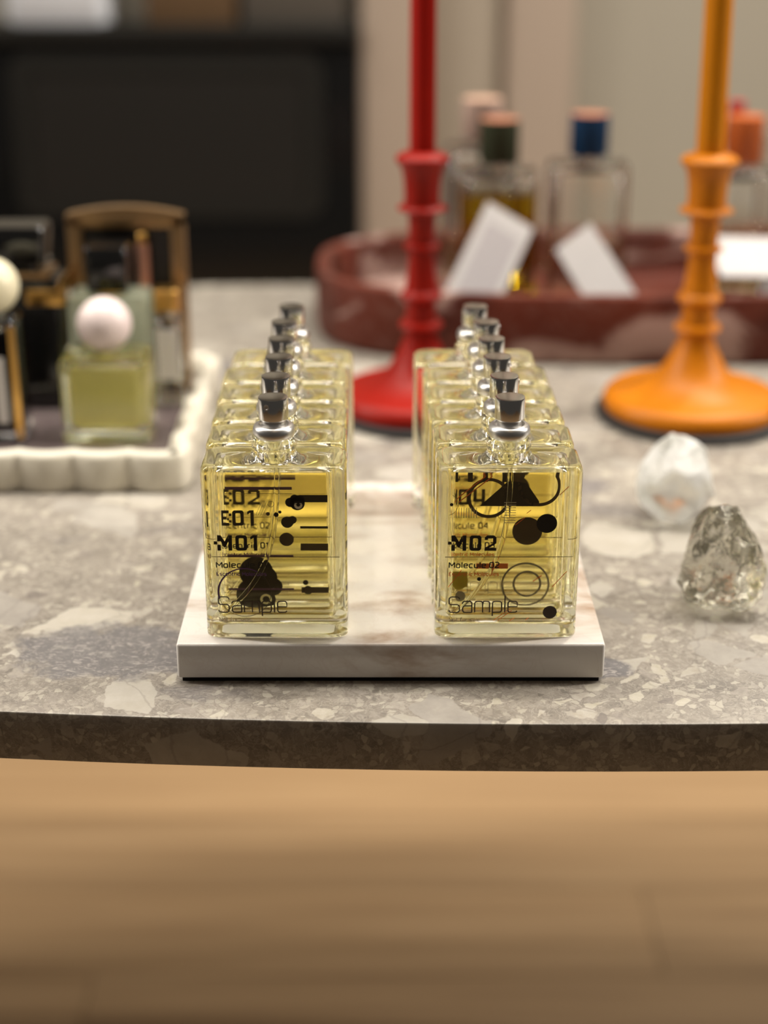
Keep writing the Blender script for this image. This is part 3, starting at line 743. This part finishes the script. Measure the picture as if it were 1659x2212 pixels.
tray_bottle(.1670, 1.30, .066, .124, .060, M['blue'], M['salmon'], M['liqpale'], M['liqpaletop'], .0138, .0270, 'nearly colourless bottle with deep blue cap on the red tray')
tray_bottle(.2930, 1.30, .066, .118, .07, M['orangecap'], M['orangecap'], M['liqpale'], M['liqpaletop'], .0135, .0310, 'clear bottle with orange cap behind the orange candle')
tray_bottle(.0830, 1.365, .062, .128, .05, M['pinkcap'], M['tan'], M['liqpale'], M['liqpaletop'], .0148, .0265, 'clear bottle with pale pink cap behind the green capped one', d=.034)
tray_bottle(.3010, 1.372, .055, .134, .05, M['redcap'], M['redcap'], M['liqpale'], M['liqpaletop'], .0060, .0170, 'clear bottle with small red cap, mostly hidden behind orange cap', d=.030)

def card(name, corners, label, group, thick=.0006, specks=False):
    a, b, c, d = [Vector(p) for p in corners]   # bottom-left, bottom-right, top-right, top-left
    n = (b - a).cross(d - a).normalized() * thick
    vs = [a, b, c, d, a - n, b - n, c - n, d - n]
    fs = [(0, 1, 2, 3), (7, 6, 5, 4), (0, 4, 5, 1), (1, 5, 6, 2), (2, 6, 7, 3), (3, 7, 4, 0)]
    o = mesh_obj(name, vs, fs, M['paper']); tag(o, label, 'card', group)
    if specks:
        nn = n.normalized() * .00008; u = (b - a); w = (d - a)
        q = [a + u * .16 + w * .12 + nn, a + u * .84 + w * .12 + nn, a + u * .84 + w * .86 + nn, a + u * .16 + w * .86 + nn]
        mesh_obj('faded_print', q, [(0, 1, 2, 3)], M['paperprint'], o)
    return o
def lean(cx, z):  # plane leaning back against the bottle fronts
    return 1.206 + (z - .733) * .58
def cardpts(ps): return [(x, lean(x, z), z) for x, z in ps]
card('paper_card', cardpts([(.0430, .7560), (.0796, .7350), (.1195, .8113), (.0834, .8308)]), 'white card tilted against the green capped bottle, faded grey print', 'white cards on the red tray', specks=True)
card('paper_card', cardpts([(.1770, .7350), (.2068, .7556), (.1652, .8150), (.1367, .7964)]), 'plain white card tilted the other way before the blue capped bottle', 'white cards on the red tray')
card('paper_card', [(.2640, 1.212, .7822), (.3180, 1.209, .7822), (.3190, 1.268, .8000), (.2630, 1.272, .8010)], 'white card lying propped up right of the orange candlestick', 'white cards on the red tray', thick=.0012)
card('paper_card', [(.2860, 1.2030, .7338), (.3120, 1.2030, .7338), (.3220, 1.2085, .7805), (.2960, 1.2085, .7805)], 'small white card standing under the propped white card', 'white cards on the red tray')

# ------------------------------------------------------------------ scalloped cream tray, left
def scallop_ring(x0, x1, y0, y1, z, inset, amp=.0048):
    pts = []; nl = 7; lw = (x1 - x0) / nl; md = 6; ld = (y1 - y0) / md; m = 10
    def lobe(a, b, nrm, k):
        for i in range(m):
            q = i / m; base_ = Vector(a).lerp(Vector(b), q)
            off = amp * (abs(math.sin(PI * q)) ** .7 - .2) - inset
            pts.append((base_.x + nrm[0] * off, base_.y + nrm[1] * off, z))
    for k in range(nl): lobe((x0 + k * lw, y0), (x0 + (k + 1) * lw, y0), (0, -1), k)
    for k in range(md): lobe((x1, y0 + k * ld), (x1, y0 + (k + 1) * ld), (1, 0), k)
    for k in range(nl): lobe((x1 - k * lw, y1), (x1 - (k + 1) * lw, y1), (0, 1), k)
    for k in range(md): lobe((x0, y1 - k * ld), (x0, y1 - (k + 1) * ld), (-1, 0), k)
    return pts
st = empty('scalloped_tray', (0, 0, TZ)); tag(st, 'cream marble tray with scalloped edge holding ball-capped bottles', 'tray')
X0, X1, Y_0, Y_1 = -.362, -.1235, .9085, 1.125
sr = lambda z, ins: scallop_ring(X0, X1, Y_0, Y_1, z, ins)
rg = [sr(0, .0025), sr(.0012, .0006), sr(.004, 0), sr(.0215, 0), sr(.0245, .0012), sr(.0255, .0035), sr(.0255, .0085), sr(.024, .0105), sr(.0115, .0125)]
v, f = loft(rg); mesh_obj('rim', v, f, M['scallop'], st, angle=R(60))
v, f = loft([rrect(X1 - X0 - .030, Y_1 - Y_0 - .030, .004, .0116, 4, (X0 + X1) / 2, (Y_0 + Y_1) / 2), rrect(X1 - X0 - .030, Y_1 - Y_0 - .030, .004, .0122, 4, (X0 + X1) / 2, (Y_0 + Y_1) / 2)])
mesh_obj('dark_floor', v, f, M['plum'], st)  # tray floor in a darker tone than the rim
SF = TZ + .0123
# pink ball bottle
def ball_prof(r, zc, n=24):
    return [(r * math.sin(PI * k / n), zc - r * math.cos(PI * k / n)) for k in range(n + 1)]
pb = empty('perfume_bottle', (-.1795, .980, SF)); tag(pb, 'square glass bottle of yellow perfume with pale pink ball cap', 'perfume bottle')
q = lambda w, d, r, z: rrect(w, d, r, z, 6)
rg = [q(.050, .036, .003, 0), q(.0545, .040, .004, .0012), q(.0555, .041, .004, .003), q(.0555, .041, .004, .0535), q(.053, .0385, .0035, .0560), q(.018, .018, .009, .0564), q(.017, .017, .0085, .0578), q(.010, .010, .005, .0578),
      q(.010, .010, .005, .0535), q(.036, .024, .003, .0525), q(.044, .028, .003, .0515), q(.044, .028, .003, .0490)]
v, f = loft(rg, True, False); mesh_obj('glass_body', v, f, M['greenglass'], pb, angle=R(35))
v, f = loft([q(.040, .024, .003, .0095), q(.044, .028, .003, .012), q(.044, .028, .003, .0490)]); mi = [0] * len(f); mi[-1] = 1
mesh_obj('liquid', v, f, [M['cloudy'], M['liqtop']], pb, mi=mi, angle=R(35))
lathe('ball_cap', ball_prof(.0176, .0578 + .0172), M['pinkball'], pb, 48, R(80))
# cream ball bottle
cb = empty('perfume_bottle', (-.2495, .978, SF)); tag(cb, 'dark amber bottle with gold stripe and cream ball cap at tray edge', 'perfume bottle')
q = lambda w, d, r, z: rrect(w, d, r, z, 6)
rg = [q(.028, .028, .004, 0), q(.031, .031, .005, .001), q(.032, .032, .005, .003), q(.032, .032, .005, .078), q(.029, .029, .005, .081), q(.016, .016, .008, .0815), q(.016, .016, .008, .083), q(.010, .010, .005, .083), q(.010, .010, .005, .077), q(.024, .024, .004, .074)]
v, f = loft(rg, True, False); mesh_obj('glass_body', v, f, M['glass'], cb, angle=R(35))
v, f = loft([q(.020, .020, .003, .007), q(.024, .024, .004, .010), q(.024, .024, .004, .074)]); mi = [0] * len(f); mi[-1] = 1
mesh_obj('liquid', v, f, [M['liqdark'], M['liqdark']], cb, mi=mi, angle=R(35))
box('gold_edge', .0122, .0164, -.0166, -.0155, .004, .078, M['gold'], cb)
box('label', .001, .008, -.0166, -.0161, .014, .058, M['label'], cb)
lathe('ball_cap', ball_prof(.0180, .083 + .0175), M['creamball'], cb, 48, R(80))
# black bottle behind
bb = empty('perfume_bottle', (-.2450, 1.050, SF)); bb.scale = (.98, .98, .905); tag(bb, 'tall glossy black bottle with black cap behind the cream tray', 'perfume bottle')
v, f = loft([q(.052, .030, .003, 0), q(.055, .033, .004, .0015), q(.055, .033, .004, .097), q(.052, .030, .004, .100), q(.026, .026, .005, .1005), q(.026, .026, .005, .1105)])
mesh_obj('body', v, f, M['black'], bb, angle=R(35))
v, f = loft([q(.038, .030, .003, .1106), q(.039, .031, .004, .1115), q(.039, .031, .004, .137), q(.037, .029, .004, .1385)])
mesh_obj('cap', v, f, M['black'], bb, angle=R(35))
v, f = frame_mesh(.041, .007, .002, .0012, .002, 0)
box('collar', -.0205, .0205, -.017, .017, .1005, .1045, M['bronze'], bb, bev=.0008)
# bronze arched frame with dark panel
fr = empty('display_stand', (-.1780, 1.080, SF)); fr.scale = (1, 1, .91); tag(fr, 'bronze arched frame around a black panel behind the pink ball bottle', 'stand')
box('post', -.0405, -.0300, -.006, .006, .0, .138, M['bronze'], fr, bev=.0012)
box('post', .0310, .0405, -.006, .006, .0, .138, M['bronze'], fr, bev=.0012)
box('beam', -.0405, .0405, -.006, .006, .1285, .1385, M['bronze'], fr, bev=.0012)
vs, fs = [], []
n = 20
for y in (-.005, .005):
    for k in range(n + 1): x = -.0400 + .080 * k / n; vs.append((x, y, .1385 + .0055 * (1 - (x / .040) ** 2)))
    for k in range(n + 1): vs.append((-.0400 + .080 * k / n, y, .1384))
m1 = n + 1
for k in range(n):
    fs += [(m1 + k, m1 + k + 1, k + 1, k), (2 * m1 + k, 2 * m1 + k + 1, 3 * m1 + k + 1, 3 * m1 + k), (k, k + 1, 2 * m1 + k + 1, 2 * m1 + k)]
mesh_obj('arch', vs, fs, M['bronze'], fr)
box('panel', -.0300, .0310, -.002, .004, .0, .1285, M['blackm'], fr)
box('bracket', -.0388, -.0368, -.0540, -.0062, .086, .100, M['gold'], fr, bev=.0006)
box('foot', -.0600, -.0345, -.0585, -.0542, .083, .095, M['gold'], fr, bev=.0015)
# black capped bottle
kb = empty('perfume_bottle', (-.1860, 1.047, SF)); kb.scale = (1, 1, .895); tag(kb, 'greenish glass bottle with tall black cap and gilt collar before bronze frame', 'perfume bottle')
rg = [q(.048, .030, .003, 0), q(.0535, .035, .004, .0015), q(.0535, .035, .004, .086), q(.050, .032, .003, .0885), q(.018, .018, .009, .089), q(.010, .010, .005, .089), q(.010, .010, .005, .082), q(.042, .024, .003, .078), q(.042, .024, .003, .030)]
v, f = loft(rg, True, False); mesh_obj('glass_body', v, f, M['palefrost'], kb, angle=R(35))
v, f = loft([q(.038, .020, .003, .008), q(.042, .024, .003, .011), q(.042, .024, .003, .030)]); mi = [0] * len(f); mi[-1] = 1
mesh_obj('liquid', v, f, [M['liq'], M['liqtop']], kb, mi=mi, angle=R(35))
c = lathe('collar', [(0, .0891), (.0115, .0891), (.0115, .0915), (0, .0915)], M['gold'], kb, 32)
v, f = loft([q(.0275, .026, .003, .0916), q(.0282, .0268, .0035, .0922), q(.0282, .0268, .0035, .1235), q(.0265, .025, .003, .125)])
mesh_obj('cap', v, f, M['black'], kb, angle=R(35))
# rose bar beside it
rb = empty('atomiser', (-.1655, 1.068, SF)); rb.scale = (1, 1, .90); tag(rb, 'slim rose gold atomiser tube beside the black cap', 'atomiser')
lathe('tube', [(0, 0), (.0040, 0), (.0042, .0004), (.0042, .118), (.0038, .1195), (0, .1195)], M['rose'], rb, 24)
lathe('tip', [(0, .1195), (.0030, .1195), (.0030, .1265), (.0022, .1275), (0, .1275)], M['gold'], rb, 24)
# slim bottle with white label
sb_ = empty('perfume_bottle', (-.1475, 1.046, SF)); sb_.scale = (1, 1, .87); tag(sb_, 'slim glass bottle with gold cap and white label right of the frame', 'perfume bottle')
q2 = lambda w, d, r, z: rrect(w, d, r, z, 5)
rg = [q2(.015, .015, .003, 0), q2(.0178, .0178, .0035, .001), q2(.018, .018, .0035, .0025), q2(.018, .018, .0035, .074), q2(.015, .015, .004, .0765), q2(.010, .010, .005, .077), q2(.006, .006, .003, .077), q2(.006, .006, .003, .071), q2(.013, .013, .003, .068), q2(.013, .013, .003, .02)]
v, f = loft(rg, True, False); mesh_obj('glass_body', v, f, M['glass'], sb_, angle=R(35))
v, f = loft([q2(.011, .011, .003, .006), q2(.013, .013, .003, .008), q2(.013, .013, .003, .02)]); mi = [0] * len(f); mi[-1] = 1
mesh_obj('liquid', v, f, [M['liqpale'], M['liqpaletop']], sb_, mi=mi, angle=R(35))
box('label', -.0075, .0075, -.0094, -.0091, .0225, .0640, M['label'], sb_)
v, f = loft([q2(.0165, .0165, .003, .0771), q2(.0175, .0175, .0035, .0776), q2(.0175, .0175, .0035, .0935), q2(.016, .016, .003, .0945)])
mesh_obj('cap', v, f, M['gold'], sb_, angle=R(35))

# ------------------------------------------------------------------ crystals
def rock_mesh(seed, size, planes, flat_top=None, jitter=.03, taper=0.0, sub=5):
    rr = random.Random(seed); bm = bmesh.new(); bmesh.ops.create_icosphere(bm, subdivisions=sub, radius=1)
    pl = []
    for i in range(planes):
        nv = Vector((rr.gauss(0, 1), rr.gauss(0, 1), rr.gauss(0, 1))).normalized(); pl.append((nv, rr.uniform(.74, .97)))
    pl.append((Vector((0, 0, -1)), .80))
    if flat_top: pl.append((Vector(flat_top[0]).normalized(), flat_top[1]))
    from mathutils import noise as N
    for v in bm.verts:
        dirv = v.co.normalized(); r = 1.0
        for nv, dd in pl:
            c_ = dirv.dot(nv)
            if c_ > 1e-3: r = min(r, dd / c_)
        r *= 1 + jitter * N.noise(dirv * 3.2 + Vector((seed, 0, 0))) + jitter * .35 * N.noise(dirv * 11 + Vector((0, seed, 0)))
        p = dirv * r; k = 1 - taper * (p.z * .5 + .3)
        v.co = Vector((p.x * size[0] * k, p.y * size[1] * k, p.z * size[2]))
    zmin = min(v.co.z for v in bm.verts)
    for v in bm.verts:
        v.co.z -= zmin
        if v.co.z < .0008: v.co.z = 0
    return bm
def quartz(name, frost, tint, rough, bscale, bstr, bdist=.002):
    m, nt, b = new_mat(name); nt.nodes.remove(b)
    tc = node(nt, 'ShaderNodeTexCoord')
    nz = node(nt, 'ShaderNodeTexNoise'); nz.inputs['Scale'].default_value = bscale; nz.inputs['Detail'].default_value = 5; nz.inputs['Distortion'].default_value = 1.0
    L(nt, tc.outputs['Object'], nz.inputs['Vector'])
    bp = node(nt, 'ShaderNodeBump'); bp.inputs['Strength'].default_value = bstr; bp.inputs['Distance'].default_value = bdist; L(nt, nz.outputs['Fac'], bp.inputs['Height'])
    g = node(nt, 'ShaderNodeBsdfGlass'); g.inputs['IOR'].default_value = 1.54; g.inputs['Roughness'].default_value = rough; g.inputs['Color'].default_value = tint + (1,); L(nt, bp.outputs[0], g.inputs['Normal'])
    d = node(nt, 'ShaderNodeBsdfTranslucent'); d.inputs['Color'].default_value = (.82, .82, .80, 1)
    d2 = node(nt, 'ShaderNodeBsdfDiffuse'); d2.inputs['Color'].default_value = (.86, .86, .85, 1)
    md = node(nt, 'ShaderNodeMixShader'); md.inputs[0].default_value = .55; L(nt, d.outputs[0], md.inputs[1]); L(nt, d2.outputs[0], md.inputs[2])
    mx = node(nt, 'ShaderNodeMixShader'); n2 = node(nt, 'ShaderNodeTexNoise'); n2.inputs['Scale'].default_value = 55; n2.inputs['Detail'].default_value = 4
    L(nt, tc.outputs['Object'], n2.inputs['Vector'])
    f = math_n(nt, 'MULTIPLY', smooth(nt, n2.outputs['Fac'], .35, .7), frost, clamp=True)
    L(nt, f, mx.inputs[0]); L(nt, g.outputs[0], mx.inputs[1]); L(nt, md.outputs[0], mx.inputs[2])
    L(nt, mx.outputs[0], nt.nodes['Material Output'].inputs['Surface'])
    return m
M['quartz'] = quartz('clear quartz', .06, (.83, .82, .77), .0, 70, .6, .003)
M['frost'] = quartz('frosted quartz', 1.3, (.94, .95, .93), .30, 90, .3)
o = bm_obj('crystal', rock_mesh(11, (.0265, .028, .0305), 30, None, .10, .34), M['quartz'], None, R(28)); o.location = (.1765, .7490, TZ); o.rotation_euler = (0, 0, .4)
tag(o, 'clear smoky quartz chunk nearest the table edge right of the slab', 'crystal')
o = bm_obj('crystal', rock_mesh(4, (.0255, .026, .0285), 12, ((.1, -.25, 1), .84), .05, .30), M['frost'], None, R(28)); o.location = (.1735, .868, TZ); o.rotation_euler = (0, 0, 1.0)
tag(o, 'cloudy white quartz chunk between the clear crystal and orange candlestick', 'crystal')
